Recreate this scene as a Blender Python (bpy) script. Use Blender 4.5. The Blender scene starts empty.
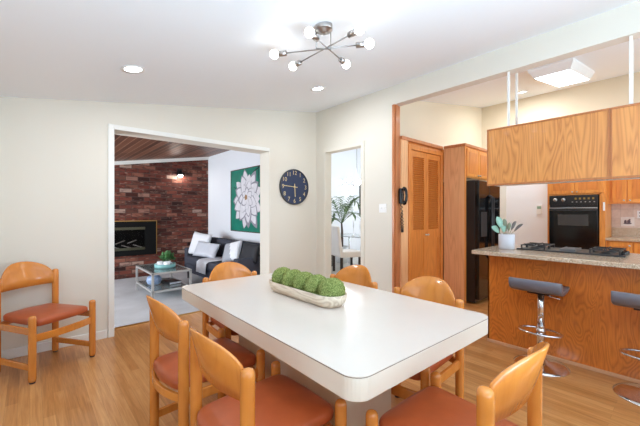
import bpy, bmesh, math, random
from mathutils import Vector, Matrix, noise, Euler
random.seed(7)
C = bpy.context.scene
COL = C.collection
PI = math.pi

# ------------------------------------------------------------------ camera, world, light, exposure
cam = bpy.data.objects.new('camera', bpy.data.cameras.new('camera'))
COL.objects.link(cam)
cam.data.sensor_width = 36.0
cam.data.lens = 36.0 * 327.6 / 640.0
cam.data.shift_y = -1.0 / 640.0
cam.data.clip_start = 0.02
cam.location = (0, 0, 1.30)
cam.rotation_euler = (PI / 2, 0, math.radians(48.48 - 90))
C.camera = cam

w = bpy.data.worlds.new('world'); C.world = w
w.use_nodes = True
bg = w.node_tree.nodes['Background']
bg.inputs[0].default_value = (0.80, 0.90, 1.0, 1)
bg.inputs[1].default_value = 1.0

def area(name, loc, target, sx, sy, power, col=(1, 1, 1)):
    l = bpy.data.lights.new(name, 'AREA'); l.shape = 'RECTANGLE'
    l.size = sx; l.size_y = sy; l.energy = power; l.color = col
    o = bpy.data.objects.new(name, l); COL.objects.link(o)
    o.location = loc
    o.rotation_euler = (Vector(target) - Vector(loc)).to_track_quat('-Z', 'Y').to_euler()
    return o
# daylight through the windows (each lamp stands in a window opening)
area('window_light', (1.1, -3.12, 1.45), (1.1, 0, 3.0), 2.4, 1.5, 15, (0.68, 0.83, 1.0))
area('window_light', (-2.92, 0.6, 1.40), (0, 0.6, 3.0), 2.4, 1.5, 14, (0.66, 0.83, 1.0))
# added fill lamp behind the camera, aimed up to brighten the ceiling
area('added_fill_light', (0.7, -0.9, 0.75), (0.75, -0.85, 3.0), 1.8, 1.2, 158, (0.59, 0.81, 1.0))
area('window_light', (5.0, -3.12, 1.75), (5.3, 0, 1.9), 1.6, 1.1, 88, (0.60, 0.82, 1.0))
area('window_light', (-1.9, 5.7, 1.35), (2, 5.7, 1.6), 2.0, 1.5, 170, (0.84, 0.92, 1.0))
area('window_light', (8.25, 4.6, 1.7), (5, 4.9, 1.6), 2.2, 1.8, 40, (0.88, 0.94, 1))

C.view_settings.view_transform = 'Standard'
C.view_settings.look = 'None'
C.view_settings.gamma = 1.0
C.view_settings.use_curve_mapping = False
C.view_settings.exposure = 0.27
C.cycles.max_bounces = 10
C.cycles.diffuse_bounces = 6
C.cycles.sample_clamp_indirect = 6.0

# ------------------------------------------------------------------ materials
def lin(c):
    c = c / 255.0
    return c / 12.92 if c <= 0.04045 else ((c + 0.055) / 1.055) ** 2.4
def rgb(r, g, b): return (lin(r), lin(g), lin(b), 1)

class NT:
    def __init__(s, name):
        s.m = bpy.data.materials.new(name); s.m.use_nodes = True
        s.t = s.m.node_tree; s.b = s.t.nodes['Principled BSDF']
    def n(s, typ, **kw):
        x = s.t.nodes.new(typ)
        for k, v in kw.items(): setattr(x, k, v)
        return x
    def l(s, a, b): s.t.links.new(a, b)
    def coord(s, scale, rot=(0, 0, 0), world=False):
        mp = s.n('ShaderNodeMapping')
        mp.inputs['Scale'].default_value = scale
        mp.inputs['Rotation'].default_value = rot
        if world:
            g = s.n('ShaderNodeNewGeometry'); s.l(g.outputs['Position'], mp.inputs[0])
        else:
            t = s.n('ShaderNodeTexCoord'); s.l(t.outputs['Object'], mp.inputs[0])
        return mp.outputs[0]
    def noise(s, vec, scale=1, detail=3, rough=0.5, dist=0):
        x = s.n('ShaderNodeTexNoise')
        x.inputs['Scale'].default_value = scale; x.inputs['Detail'].default_value = detail
        x.inputs['Roughness'].default_value = rough; x.inputs['Distortion'].default_value = dist
        s.l(vec, x.inputs['Vector']); return x.outputs['Fac']
    def ramp(s, fac, stops):
        r = s.n('ShaderNodeValToRGB'); e = r.color_ramp.elements
        while len(e) < len(stops): e.new(0.5)
        for i, (p, c) in enumerate(stops): e[i].position = p; e[i].color = c
        s.l(fac, r.inputs[0]); return r.outputs[0]
    def math(s, op, a, b=None):
        x = s.n('ShaderNodeMath', operation=op)
        for i, v in enumerate((a, b)):
            if v is None: continue
            if isinstance(v, (int, float)): x.inputs[i].default_value = v
            else: s.l(v, x.inputs[i])
        return x.outputs[0]
    def mix(s, fac, a, b, mode='MIX'):
        x = s.n('ShaderNodeMix', data_type='RGBA', blend_type=mode)
        for sock, v in ((x.inputs[0], fac), (x.inputs[6], a), (x.inputs[7], b)):
            if isinstance(v, (int, float, tuple)): sock.default_value = v
            else: s.l(v, sock)
        return x.outputs[2]
    def bump(s, h, strength=0.2, dist=0.01):
        x = s.n('ShaderNodeBump'); x.inputs['Strength'].default_value = strength
        x.inputs['Distance'].default_value = dist
        s.l(h, x.inputs['Height']); s.l(x.outputs[0], s.b.inputs['Normal'])
    def base(s, c):
        if isinstance(c, tuple): s.b.inputs['Base Color'].default_value = c
        else: s.l(c, s.b.inputs['Base Color'])
    def pr(s, rough=0.5, metal=0.0, spec=0.5, coat=0.0, trans=0.0):
        b = s.b.inputs
        b['Roughness'].default_value = rough; b['Metallic'].default_value = metal
        b['Specular IOR Level'].default_value = spec; b['Coat Weight'].default_value = coat
        b['Transmission Weight'].default_value = trans
        return s.m

def plain(name, c, rough=0.5, metal=0.0, spec=0.5, var=0.06, scale=6, coat=0.0):
    t = NT(name)
    f = t.noise(t.coord((1, 1, 1)), scale, 3)
    d = tuple(max(0, x * (1 - var)) for x in c[:3]) + (1,)
    u = tuple(min(1, x * (1 + var)) for x in c[:3]) + (1,)
    t.base(t.ramp(f, [(0.3, d), (0.7, u)]))
    return t.pr(rough, metal, spec, coat)

def emit(name, c, strength):
    t = NT(name); t.base(c)
    t.b.inputs['Emission Color'].default_value = c
    t.b.inputs['Emission Strength'].default_value = strength
    return t.pr(0.5)

def wood(name, light, dark, scale=(3.0, 3.0, 0.55), rings=16, rough=0.35, coat=0.15, fine=0.25, dist=0.3, world=False, bands=0.55):
    """figured wood: contour lines of a stretched noise make the cathedral grain; grain runs along Z of the coords"""
    t = NT(name)
    v = t.coord(scale, world=world)
    n1 = t.noise(v, 1.0, 2, 0.45, dist)
    r = t.math('PINGPONG', t.math('MULTIPLY', n1, rings), 0.5)
    r = t.math('MULTIPLY', r, 2.0)
    r = t.math('POWER', r, 1.6)
    v2 = t.coord((scale[0] * 30, scale[1] * 30, scale[2] * 5), world=world)
    n2 = t.noise(v2, 1.0, 2)
    n3 = t.noise(t.coord((scale[0] * .7, scale[1] * .7, scale[2] * .7), world=world), 1.0, 2)
    fac = t.math('ADD', t.math('MULTIPLY', r, bands), t.math('MULTIPLY', n2, fine))
    fac = t.math('ADD', fac, t.math('MULTIPLY', t.math('SUBTRACT', n3, 0.5), 0.5))
    t.base(t.ramp(fac, [(0.05, light), (0.95, dark)]))
    return t.pr(rough, coat=coat)

M = {}
def wallpaint(name, c):
    t = NT(name)
    f = t.noise(t.coord((1, 1, 1), world=True), 90, 2)
    t.base(c); t.bump(f, 0.03, 0.002)
    return t.pr(0.55, spec=0.3)
M['wall'] = wallpaint('wall_paint', rgb(226, 221, 209))
M['wall_cream'] = wallpaint('cream_paint', rgb(230, 218, 194))
M['wall_cool'] = wallpaint('cool_white_paint', rgb(242, 246, 252))
M['ceiling'] = wallpaint('ceiling_paint', rgb(241, 247, 252))
M['trim'] = plain('trim_paint', rgb(235, 235, 230), 0.35, var=0.01)

# floor boards running along Y
t = NT('floor_boards')
v = t.coord((1, 1, 1), (0, 0, PI / 2), world=True)
br = t.n('ShaderNodeTexBrick'); t.l(v, br.inputs['Vector'])
br.inputs['Color1'].default_value = (0, 0, 0, 1); br.inputs['Color2'].default_value = (1, 1, 1, 1)
br.inputs['Mortar'].default_value = (0.4, 0.4, 0.4, 1)
br.inputs['Scale'].default_value = 1.0; br.inputs['Mortar Size'].default_value = 0.0008
br.inputs['Brick Width'].default_value = 0.9; br.inputs['Row Height'].default_value = 0.062
br.offset = 0.37
g1 = t.noise(t.coord((48, 2.6, 1), world=True), 1.0, 4, 0.6, 0.8)
g2 = t.noise(t.coord((120, 5, 1), world=True), 1.0, 2)
fac = t.math('ADD', t.math('MULTIPLY', br.outputs['Color'], 0.22), t.math('MULTIPLY', g1, 0.62))
fac = t.math('ADD', fac, t.math('MULTIPLY', g2, 0.24))
col = t.ramp(fac, [(0.24, rgb(146, 92, 46)), (0.5, rgb(186, 126, 70)), (0.8, rgb(214, 160, 104))])
col = t.mix(t.math('MULTIPLY', br.outputs['Fac'], 0.45), col, rgb(110, 62, 30))
t.base(col); M['floor'] = t.pr(0.28, coat=0.1)

t = NT('carpet_pile')
f = t.noise(t.coord((1, 1, 1), world=True), 220, 2); f2 = t.noise(t.coord((1, 1, 1), world=True), 2.2, 3)
t.base(t.ramp(t.math('ADD', t.math('MULTIPLY', f, .5), t.math('MULTIPLY', f2, .5)), [(0.3, rgb(168, 168, 170)), (0.7, rgb(206, 208, 212))]))
t.bump(f, 0.4, 0.005); M['carpet'] = t.pr(0.95, spec=0.1)
M['dining_floor'] = plain('pale_floor', rgb(205, 198, 190), 0.4)

# old brick
t = NT('old_brick')
g = t.n('ShaderNodeNewGeometry'); sx = t.n('ShaderNodeSeparateXYZ'); cx = t.n('ShaderNodeCombineXYZ')
t.l(g.outputs['Position'], sx.inputs[0]); t.l(sx.outputs[0], cx.inputs[0]); t.l(sx.outputs[2], cx.inputs[1])
br = t.n('ShaderNodeTexBrick'); t.l(cx.outputs[0], br.inputs['Vector'])
br.inputs['Color1'].default_value = (0, 0, 0, 1); br.inputs['Color2'].default_value = (1, 1, 1, 1)
br.inputs['Mortar'].default_value = (0.3, 0.3, 0.3, 1)
br.inputs['Scale'].default_value = 1.0; br.inputs['Mortar Size'].default_value = 0.006
br.inputs['Brick Width'].default_value = 0.215; br.inputs['Row Height'].default_value = 0.08
rc = t.ramp(br.outputs['Color'], [(0.0, rgb(50, 32, 30)), (0.22, rgb(104, 54, 44)), (0.45, rgb(124, 68, 56)), (0.7, rgb(74, 46, 40)), (0.9, rgb(140, 88, 72)), (0.975, rgb(170, 140, 126))])
n = t.noise(t.coord((9, 9, 26), world=True), 1, 4)
rc = t.mix(t.ramp(n, [(0.5, (0, 0, 0, 1)), (0.7, (.75, .75, .75, 1))]), rc, rgb(44, 28, 26))
n = t.noise(t.coord((7, 7, 30), world=True), 1.3, 3)
rc = t.mix(t.ramp(n, [(0.6, (0, 0, 0, 1)), (0.74, (.6, .6, .6, 1))]), rc, rgb(176, 146, 132))
rc = t.mix(br.outputs['Fac'], rc, rgb(84, 66, 60))
t.base(rc); t.bump(t.math('SUBTRACT', 1.0, br.outputs['Fac']), 0.6, 0.01); M['brick'] = t.pr(0.85, spec=0.2)

# plank ceiling (planks along Y)
t = NT('plank_ceiling')
v = t.coord((1, 1, 1), (0, 0, PI / 2), world=True)
br = t.n('ShaderNodeTexBrick'); t.l(v, br.inputs['Vector'])
br.inputs['Color1'].default_value = rgb(74, 40, 28); br.inputs['Color2'].default_value = rgb(150, 98, 72)
br.inputs['Mortar'].default_value = rgb(196, 152, 124)
br.inputs['Scale'].default_value = 1; br.inputs['Mortar Size'].default_value = 0.006
br.inputs['Brick Width'].default_value = 6.0; br.inputs['Row Height'].default_value = 0.10
n = t.noise(t.coord((40, 2, 2), world=True), 1, 3)
t.base(t.mix(t.math('MULTIPLY', n, .4), br.outputs['Color'], rgb(70, 38, 26))); M['plank'] = t.pr(0.45)

M['oak'] = wood('oak_veneer', rgb(226, 156, 84), rgb(166, 92, 38), (7.0, 7.0, .75), 15, bands=.42, fine=.4, dist=.6)
M['island'] = wood('stained_plywood', rgb(216, 124, 48), rgb(146, 68, 20), (6.5, 6.5, 1.7), 20, rough=0.28, bands=.38, fine=.4, dist=.6)
M['pantry'] = wood('honey_oak', rgb(222, 136, 60), rgb(182, 98, 36), (5, 5, 0.5), 14, bands=.4)
M['knotty'] = wood('pale_wood_panel', rgb(246, 192, 140), rgb(206, 138, 92), (7, 7, 0.5), 12, bands=.4)
M['cab'] = wood('golden_oak', rgb(234, 154, 70), rgb(196, 112, 42), (6, 6, 0.6), 10, bands=.4)
M['oaktrim'] = wood('oak_edging', rgb(188, 118, 64), rgb(150, 86, 44), (8, 8, 0.6), 10, bands=.3)
M['trimwood'] = wood('brown_trim_wood', rgb(206, 130, 80), rgb(160, 90, 52), (8, 8, 0.6), 10, bands=.4)
M['beech'] = wood('beech', rgb(216, 137, 58), rgb(188, 106, 36), (5, 5, 1.0), 9, rough=0.24, coat=0.4, fine=.3, bands=.25)
M['leather'] = plain('terracotta_leather', rgb(176, 84, 44), 0.36, var=0.10, scale=9)
M['laminate'] = plain('white_laminate', rgb(217, 206, 195), 0.25, var=0.01)
M['edge'] = plain('cream_edge_laminate', rgb(232, 223, 208), 0.35, var=0.01)
M['seam'] = plain('brown_seam', rgb(120, 98, 78), 0.5)
M['beige'] = plain('beige_laminate', rgb(206, 188, 166), 0.4, var=0.02)
M['chrome'] = plain('chrome', (0.75, 0.75, 0.77, 1), 0.12, 1.0, var=0.02)
M['nickel'] = plain('brushed_nickel', (0.42, 0.41, 0.40, 1), 0.3, 1.0, var=0.05)
M['black'] = plain('black_plastic', rgb(22, 22, 24), 0.3, var=0.1)
M['gloss'] = plain('black_gloss', rgb(12, 12, 14), 0.1, var=0.05)
M['iron'] = plain('cast_iron', rgb(40, 40, 42), 0.45, var=0.2, scale=40)
M['ventgrey'] = plain('grey_vent_metal', rgb(120, 120, 122), 0.4, 0.5)
M['cookblack'] = plain('matt_black_enamel', rgb(26, 26, 28), 0.45)
M['steel'] = plain('steel', (0.6, 0.6, 0.6, 1), 0.28, 1.0, var=0.05)
M['greyleather'] = plain('grey_leather', rgb(106, 104, 112), 0.42, var=0.06)
M['white'] = plain('white_plastic', rgb(240, 240, 238), 0.4, var=0.01)
M['brass'] = plain('brass', rgb(190, 150, 84), 0.3, 0.9, var=0.05)
M['cream_metal'] = plain('pale_gold_metal', rgb(226, 208, 158), 0.4, 0.3)
M['navy'] = plain('navy_face', rgb(46, 60, 92), 0.5, var=0.03)
M['darkrim'] = plain('dark_rim', rgb(58, 62, 66), 0.4)
M['green'] = None
t = NT('moss')
n = t.noise(t.coord((1, 1, 1)), 55, 4, 0.7); n2 = t.noise(t.coord((1, 1, 1)), 9, 2)
t.base(t.ramp(t.math('ADD', t.math('MULTIPLY', n, .7), t.math('MULTIPLY', n2, .3)), [(0.38, rgb(60, 74, 28)), (0.5, rgb(140, 156, 80)), (0.62, rgb(206, 212, 144))]))
t.bump(n, 0.8, 0.008); M['moss'] = t.pr(0.9, spec=0.15)
M['washedwood'] = wood('whitewashed_wood', rgb(232, 216, 194), rgb(176, 146, 116), (16, 2.2, 14), 7, rough=0.6, coat=0, bands=.5)
t = NT('granite')
v = t.coord((1, 1, 1), world=True)
n = t.noise(v, 130, 3, 0.8); n2 = t.noise(v, 24, 3)
c1 = t.ramp(n, [(0.36, rgb(82, 70, 60)), (0.46, rgb(170, 150, 128)), (0.56, rgb(206, 190, 168)), (0.68, rgb(232, 222, 206))])
t.base(t.mix(t.math('MULTIPLY', n2, .6), c1, rgb(214, 178, 142))); M['granite'] = t.pr(0.15)
t = NT('marble_tile')
v = t.n('ShaderNodeNewGeometry'); sx = t.n('ShaderNodeSeparateXYZ'); cx = t.n('ShaderNodeCombineXYZ')
t.l(v.outputs['Position'], sx.inputs[0]); t.l(sx.outputs[1], cx.inputs[0]); t.l(sx.outputs[2], cx.inputs[1])
br = t.n('ShaderNodeTexBrick'); t.l(cx.outputs[0], br.inputs['Vector'])
br.inputs['Color1'].default_value = rgb(214, 190, 172); br.inputs['Color2'].default_value = rgb(228, 208, 194)
br.inputs['Mortar'].default_value = rgb(196, 176, 160); br.inputs['Scale'].default_value = 1
br.inputs['Brick Width'].default_value = 0.15; br.inputs['Row Height'].default_value = 0.15; br.offset = 0
br.inputs['Mortar Size'].default_value = 0.003
n = t.noise(t.coord((1, 1, 1), world=True), 9, 4, .6, 1.0)
t.base(t.mix(t.ramp(n, [(.45, (0, 0, 0, 1)), (.7, (.5, .5, .5, 1))]), br.outputs['Color'], rgb(188, 158, 142))); M['tile'] = t.pr(0.25)
M['sofa'] = plain('charcoal_fabric', rgb(72, 74, 84), 0.95, spec=0.1, var=0.12, scale=120)
M['fab_white'] = plain('white_fabric', rgb(232, 234, 240), 0.8, var=0.03)
M['fab_silver'] = plain('silver_satin', rgb(206, 210, 220), 0.35, var=0.06)
M['fab_grey'] = plain('grey_fabric', rgb(170, 172, 180), 0.9, var=0.05)
M['fab_silver2'] = plain('light_grey_knit', rgb(222, 224, 232), 0.9, var=0.06, scale=60)
M['fab_black'] = plain('black_fabric', rgb(40, 42, 48), 0.7, var=0.1)
M['parson'] = plain('ivory_upholstery', rgb(240, 235, 232), 0.85, var=0.02)
M['darkwood'] = plain('espresso_wood', rgb(44, 32, 28), 0.4)
M['aqua'] = plain('aqua_enamel', rgb(132, 186, 186), 0.4)
M['bluewhite'] = plain('blue_ceramic', rgb(150, 172, 206), 0.3, var=0.3, scale=30)
M['ceramic'] = plain('white_ceramic', rgb(238, 240, 244), 0.25, var=0.01)
M['pot'] = plain('grey_white_pot', rgb(208, 208, 214), 0.7, var=0.03)
M['leafp'] = plain('pale_leaf', rgb(158, 200, 180), 0.5, var=0.12)
M['leafg'] = plain('grey_green_leaf', rgb(128, 138, 112), 0.5, var=0.15)
M['leafd'] = plain('dusky_leaf', rgb(104, 100, 96), 0.5, var=0.15)
M['leaf'] = plain('leaf_green', rgb(70, 120, 66), 0.5, var=0.25, scale=12)
M['palm'] = plain('palm_green', rgb(84, 112, 62), 0.5, var=0.3, scale=10)
M['teal'] = plain('teal_canvas', rgb(14, 124, 104), 0.6, var=0.18, scale=5)
M['petal'] = plain('petal_white', rgb(226, 224, 230), 0.6, var=0.08, scale=14)
M['petalg'] = plain('petal_grey', rgb(150, 148, 160), 0.6, var=0.1, scale=14)
M['ochre'] = plain('ochre', rgb(160, 122, 84), 0.6)
M['vein'] = plain('dark_green_line', rgb(4, 46, 42), 0.6)
M['frame'] = plain('walnut_frame', rgb(76, 56, 46), 0.5)
M['firebox'] = plain('firebox_black', rgb(15, 15, 15), 0.8, spec=.2, var=0.2)
M['ash'] = plain('grey_logs', rgb(170, 166, 162), 0.9, var=0.4, scale=30)
M['bronze'] = plain('bronze_strip', rgb(84, 80, 62), 0.35, 0.6)
t = NT('clear_glass'); t.base((1, 1, 1, 1)); M['glass'] = t.pr(0.02, trans=1.0); t.b.inputs['IOR'].default_value = 1.2
t = NT('tinted_glass'); t.base((0.55, 0.62, 0.62, 1)); M['tglass'] = t.pr(0.05, trans=0.85); t.b.inputs['IOR'].default_value = 1.3
t = NT('fire_glass'); t.base((0.75, 0.75, 0.75, 1)); M['fireglass'] = t.pr(0.12, trans=1.0, spec=.2); t.b.inputs['IOR'].default_value = 1.06
M['satin'] = plain('satin_silver_frame', rgb(186, 186, 184), 0.35, 0.35)
M['bulb'] = emit('lit_bulb', (1, 0.98, 0.94, 1), 9)
M['globe'] = emit('lit_globe', (1, .99, .97, 1), 45)
M['disc'] = emit('lit_disc', (0.92, 0.97, 1, 1), 9)
M['panel'] = emit('lit_diffuser', (0.92, 0.97, 1, 1), 9)
M['sconce_glow'] = emit('sconce_glow', (1, 0.95, 0.88, 1), 90)
M['lcd'] = plain('green_display', rgb(150, 180, 160), 0.3)
M['amber'] = plain('amber_marks', rgb(150, 120, 50), 0.4)

# ------------------------------------------------------------------ mesh helpers
class MB:
    def __init__(s): s.v = []; s.f = []; s.mi = []; s.sm = []
    def add(s, verts, faces, mi=0, smooth=False, mat=None):
        o = len(s.v)
        s.v += [tuple(mat @ Vector(p)) if mat else tuple(p) for p in verts]
        s.f += [tuple(i + o for i in f) for f in faces]
        s.mi += [mi] * len(faces); s.sm += [smooth] * len(faces); return s
    def box(s, x0, x1, y0, y1, z0, z1, mi=0, mat=None):
        v = [(x, y, z) for z in (z0, z1) for y in (y0, y1) for x in (x0, x1)]
        return s.add(v, [(0, 2, 3, 1), (4, 5, 7, 6), (0, 1, 5, 4), (2, 6, 7, 3), (0, 4, 6, 2), (1, 3, 7, 5)], mi, False, mat)
    def cbox(s, c, d, mi=0, mat=None):
        return s.box(c[0] - d[0] / 2, c[0] + d[0] / 2, c[1] - d[1] / 2, c[1] + d[1] / 2, c[2] - d[2] / 2, c[2] + d[2] / 2, mi, mat)
    def rings(s, rings, closed=True, cap=True, mi=0, smooth=True, mat=None):
        n = len(rings[0]); v = [p for r in rings for p in r]; f = []
        for i in range(len(rings) - 1):
            for j in range(n if closed else n - 1):
                a, b = i * n + j, i * n + (j + 1) % n
                f.append((a, b, b + n, a + n))
        if cap and closed:
            f.append(tuple(reversed(range(n)))); f.append(tuple(range((len(rings) - 1) * n, len(rings) * n)))
        return s.add(v, f, mi, smooth, mat)
    def lathe(s, prof, c=(0, 0, 0), n=24, mi=0, smooth=True, mat=None):
        r = [[(c[0] + max(p[0], 1e-4) * math.cos(2 * PI * k / n), c[1] + max(p[0], 1e-4) * math.sin(2 * PI * k / n), c[2] + p[1]) for k in range(n)] for p in prof]
        return s.rings(r, True, True, mi, smooth, mat)
    def tube(s, pts, r, n=10, mi=0, closed=False, mat=None):
        pts = [Vector(p) for p in pts]; R = []; m = len(pts); up = None
        for i, p in enumerate(pts):
            if closed: d = pts[(i + 1) % m] - pts[i - 1]
            else: d = pts[min(i + 1, m - 1)] - pts[max(i - 1, 0)]
            d.normalize()
            if up is None: up = d.orthogonal().normalized()
            else:
                up = up - d * up.dot(d)
                if up.length < 1e-6: up = d.orthogonal()
                up.normalize()
            sd = d.cross(up); rr = r[i] if isinstance(r, (list, tuple)) else r
            R.append([tuple(p + (up * math.cos(2 * PI * k / n) + sd * math.sin(2 * PI * k / n)) * rr) for k in range(n)])
        if closed: R.append(R[0]); return s.rings(R, True, False, mi, True, mat)
        return s.rings(R, True, True, mi, True, mat)
    def prism(s, poly, z0, z1, mi=0, mat=None, smooth=False):
        n = len(poly)
        v = [(p[0], p[1], z0) for p in poly] + [(p[0], p[1], z1) for p in poly]
        f = [tuple(reversed(range(n))), tuple(range(n, 2 * n))] + [(i, (i + 1) % n, (i + 1) % n + n, i + n) for i in range(n)]
        return s.add(v, f, mi, smooth, mat)
    def ball(s, c, r, n=20, m=12, mi=0, mat=None):
        if isinstance(r, (int, float)): r = (r, r, r)
        R = []
        for i in range(m + 1):
            a = -PI / 2 + PI * i / m; k = max(math.cos(a), 1e-3)
            R.append([(c[0] + r[0] * k * math.cos(2 * PI * j / n), c[1] + r[1] * k * math.sin(2 * PI * j / n), c[2] + r[2] * math.sin(a)) for j in range(n)])
        return s.rings(R, True, True, mi, True, mat)
    def build(s, name, mats, parent=None, bevel=0, loc=None, seg=2):
        me = bpy.data.meshes.new(name)
        me.from_pydata(s.v, [], s.f)
        if not isinstance(mats, (list, tuple)): mats = [mats]
        for m in mats: me.materials.append(m)
        me.polygons.foreach_set('material_index', s.mi)
        me.polygons.foreach_set('use_smooth', s.sm)
        bm = bmesh.new(); bm.from_mesh(me); bmesh.ops.recalc_face_normals(bm, faces=bm.faces); bm.to_mesh(me); bm.free()
        me.update()
        o = bpy.data.objects.new(name, me); COL.objects.link(o)
        if parent: o.parent = parent
        if loc: o.location = loc
        if bevel:
            b = o.modifiers.new('bevel', 'BEVEL'); b.width = bevel; b.segments = seg; b.limit_method = 'ANGLE'; b.angle_limit = math.radians(40)
        return o

def rrect(x0, x1, y0, y1, r, n=6):
    P = []
    for cx, cy, a0 in ((x1 - r, y1 - r, 0), (x0 + r, y1 - r, 90), (x0 + r, y0 + r, 180), (x1 - r, y0 + r, 270)):
        for k in range(n + 1):
            a = math.radians(a0 + 90 * k / n); P.append((cx + r * math.cos(a), cy + r * math.sin(a)))
    return P
def tag(o, label, cat, group=None):
    o['label'] = label; o['category'] = cat
    if group: o['group'] = group
    return o
def thing(name, label, cat, loc=(0, 0, 0), rz=0, group=None):
    o = bpy.data.objects.new(name, None); COL.objects.link(o); o.empty_display_size = 0.1
    o.location = loc; o.rotation_euler = (0, 0, math.radians(rz)); return tag(o, label, cat, group)
def struct(o):
    o['kind'] = 'structure'; return o
def copy_tree(o, parent=None):
    c = o.copy(); COL.objects.link(c)
    if parent: c.parent = parent
    for ch in list(o.children): copy_tree(ch, c)
    return c
def sbox(name, m, *b, bevel=0): return struct(MB().box(*b).build(name, m, bevel=bevel))

def ceil_z(x): return 2.905 + 0.163 * (x - 3.46)

# ------------------------------------------------------------------ the setting
sbox('floor', M['floor'], -3.2, 7.4, -3.4, 4.26, -0.06, 0)
sbox('floor.001', M['carpet'], -2.2, 3.05, 4.26, 7.5, -0.06, 0.004)
sbox('floor.002', M['dining_floor'], 3.2, 8.6, 4.26, 6.8, -0.06, 0.002)
sbox('floor.003', M['dining_floor'], 7.4, 8.6, 3.0, 4.26, -0.06, 0.002)

# one sloping ceiling over dining area, kitchen and dining room; flat at the low side
m = MB(); X0, X1, XF = -0.6, 8.7, -3.2
z0, z1 = ceil_z(X0), ceil_z(X1)
prof = [(XF, z0), (X0, z0), (X1, z1), (X1, z1 + .08), (X0, z0 + .08), (XF, z0 + .08)]
m.add([(x, y, z) for y in (-3.4, 4.12) for x, z in prof], [(0, 1, 2, 3, 4, 5), (6, 7, 8, 9, 10, 11)] + [(i, (i + 1) % 6, (i + 1) % 6 + 6, i + 6) for i in range(6)])
struct(m.build('ceiling', M['ceiling']))
m = MB(); za, zb = ceil_z(3.05), ceil_z(8.7)
m.add([(x, y, z) for y in (4.12, 6.8) for x, z in ((3.05, za), (8.7, zb), (8.7, zb + .08), (3.05, za + .08))],
      [(0, 1, 2, 3), (4, 5, 6, 7), (0, 1, 5, 4), (1, 2, 6, 5), (2, 3, 7, 6), (3, 0, 4, 7)])
struct(m.build('ceiling.001', M['ceiling']))
def liv_z(x): return 2.557 + 0.16 * (x - 3.05)
m = MB()
m.add([(x, y, z) for y in (4.2, 7.5) for x, z in ((-2.2, liv_z(-2.2)), (3.15, liv_z(3.15)), (3.15, liv_z(3.15) + .06), (-2.2, liv_z(-2.2) + .06))],
      [(0, 1, 2, 3), (4, 5, 6, 7), (0, 1, 5, 4), (1, 2, 6, 5), (2, 3, 7, 6), (3, 0, 4, 7)])
struct(m.build('ceiling.002', M['plank']))

TOPZ = 3.0
# wall with the wide opening to the living room (faces the camera's left half)
m = MB(); m.box(-3.2, 0.655, 4.0, 4.25, 0, TOPZ); m.box(0.655, 2.57, 4.0, 4.25, 2.165, TOPZ); m.box(2.57, 3.46, 4.0, 4.25, 0, TOPZ)
struct(m.build('wall_north', M['wall']))
# wall with the narrow doorway to the dining room
m = MB(); m.box(3.46, 3.585, 2.52, 3.04, 0, TOPZ); m.box(3.46, 3.585, 3.04, 3.776, 2.225, TOPZ); m.box(3.46, 3.585, 3.776, 4.25, 0, TOPZ)
struct(m.build('wall_east', M['wall']))
struct(MB().box(3.46, 3.585, -3.3, 2.52, 2.667, TOPZ).build('wall_beam', M['wall']))
struct(MB().box(3.585, 7.3, 2.94, 3.04, 0, 3.6).build('wall_pantry', M['wall_cream']))
m = MB(); m.box(7.2, 7.3, -3.3, 2.94, 0, 3.7)
struct(m.build('wall_kitchen', M['wall_cream']))
struct(MB().box(7.15, 7.2, 1.62, 2.44, 0, 2.15).build('wall_kitchen.001', M['wall_cool']))
struct(MB().box(7.14, 7.2, 2.44, 2.56, 0, 2.15).build('trim_3', M['trim']))
struct(MB().box(-0.32, -0.2, 3.82, 4.0, 0, 2.35).build('trim_1', M['trim']))
# back wall with two windows and side wall with one window (behind the camera)
m = MB(); m.box(-3.2, -0.1, -3.3, -3.2, 0, 3.7); m.box(-0.1, 2.3, -3.3, -3.2, 0, .7); m.box(-0.1, 2.3, -3.3, -3.2, 2.2, 3.7)
m.box(2.3, 4.2, -3.3, -3.2, 0, 3.7); m.box(4.2, 5.8, -3.3, -3.2, 0, 1.2); m.box(4.2, 5.8, -3.3, -3.2, 2.3, 3.7); m.box(5.8, 7.3, -3.3, -3.2, 0, 3.7)
struct(m.build('wall_south', M['wall']))
m = MB(); m.box(-3.1, -3.0, -3.3, -0.6, 0, 2.6); m.box(-3.1, -3.0, 1.8, 4.0, 0, 2.6); m.box(-3.1, -3.0, -0.6, 1.8, 0, .65); m.box(-3.1, -3.0, -0.6, 1.8, 2.15, 2.6)
struct(m.build('wall_west', M['wall']))
# living room shell
struct(MB().box(-2.2, 3.15, 7.3, 7.5, 0, 2.8).build('wall_brick', M['brick']))
struct(MB().box(3.05, 3.46, 4.25, 7.4, 0, 3.1).build('wall_living', M['wall_cool']))
m = MB(); m.box(-2.2, -2.05, 4.25, 4.7, 0, 2.6); m.box(-2.2, -2.05, 6.7, 7.4, 0, 2.6); m.box(-2.2, -2.05, 4.7, 6.7, 0, .6); m.box(-2.2, -2.05, 4.7, 6.7, 2.1, 2.6)
struct(m.build('wall_living.001', M['wall_cool']))
m = MB()
x0, x1 = -2.0, 3.05
m.add([(x, y, z) for y in (7.25, 7.3) for x, z in ((x0, liv_z(x0) - .065), (x1, liv_z(x1) - .065), (x1, liv_z(x1)), (x0, liv_z(x0)))],
      [(0, 1, 2, 3), (4, 5, 6, 7), (0, 1, 5, 4), (1, 2, 6, 5), (2, 3, 7, 6), (3, 0, 4, 7)])
struct(m.build('trim_2', M['trim']))
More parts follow.
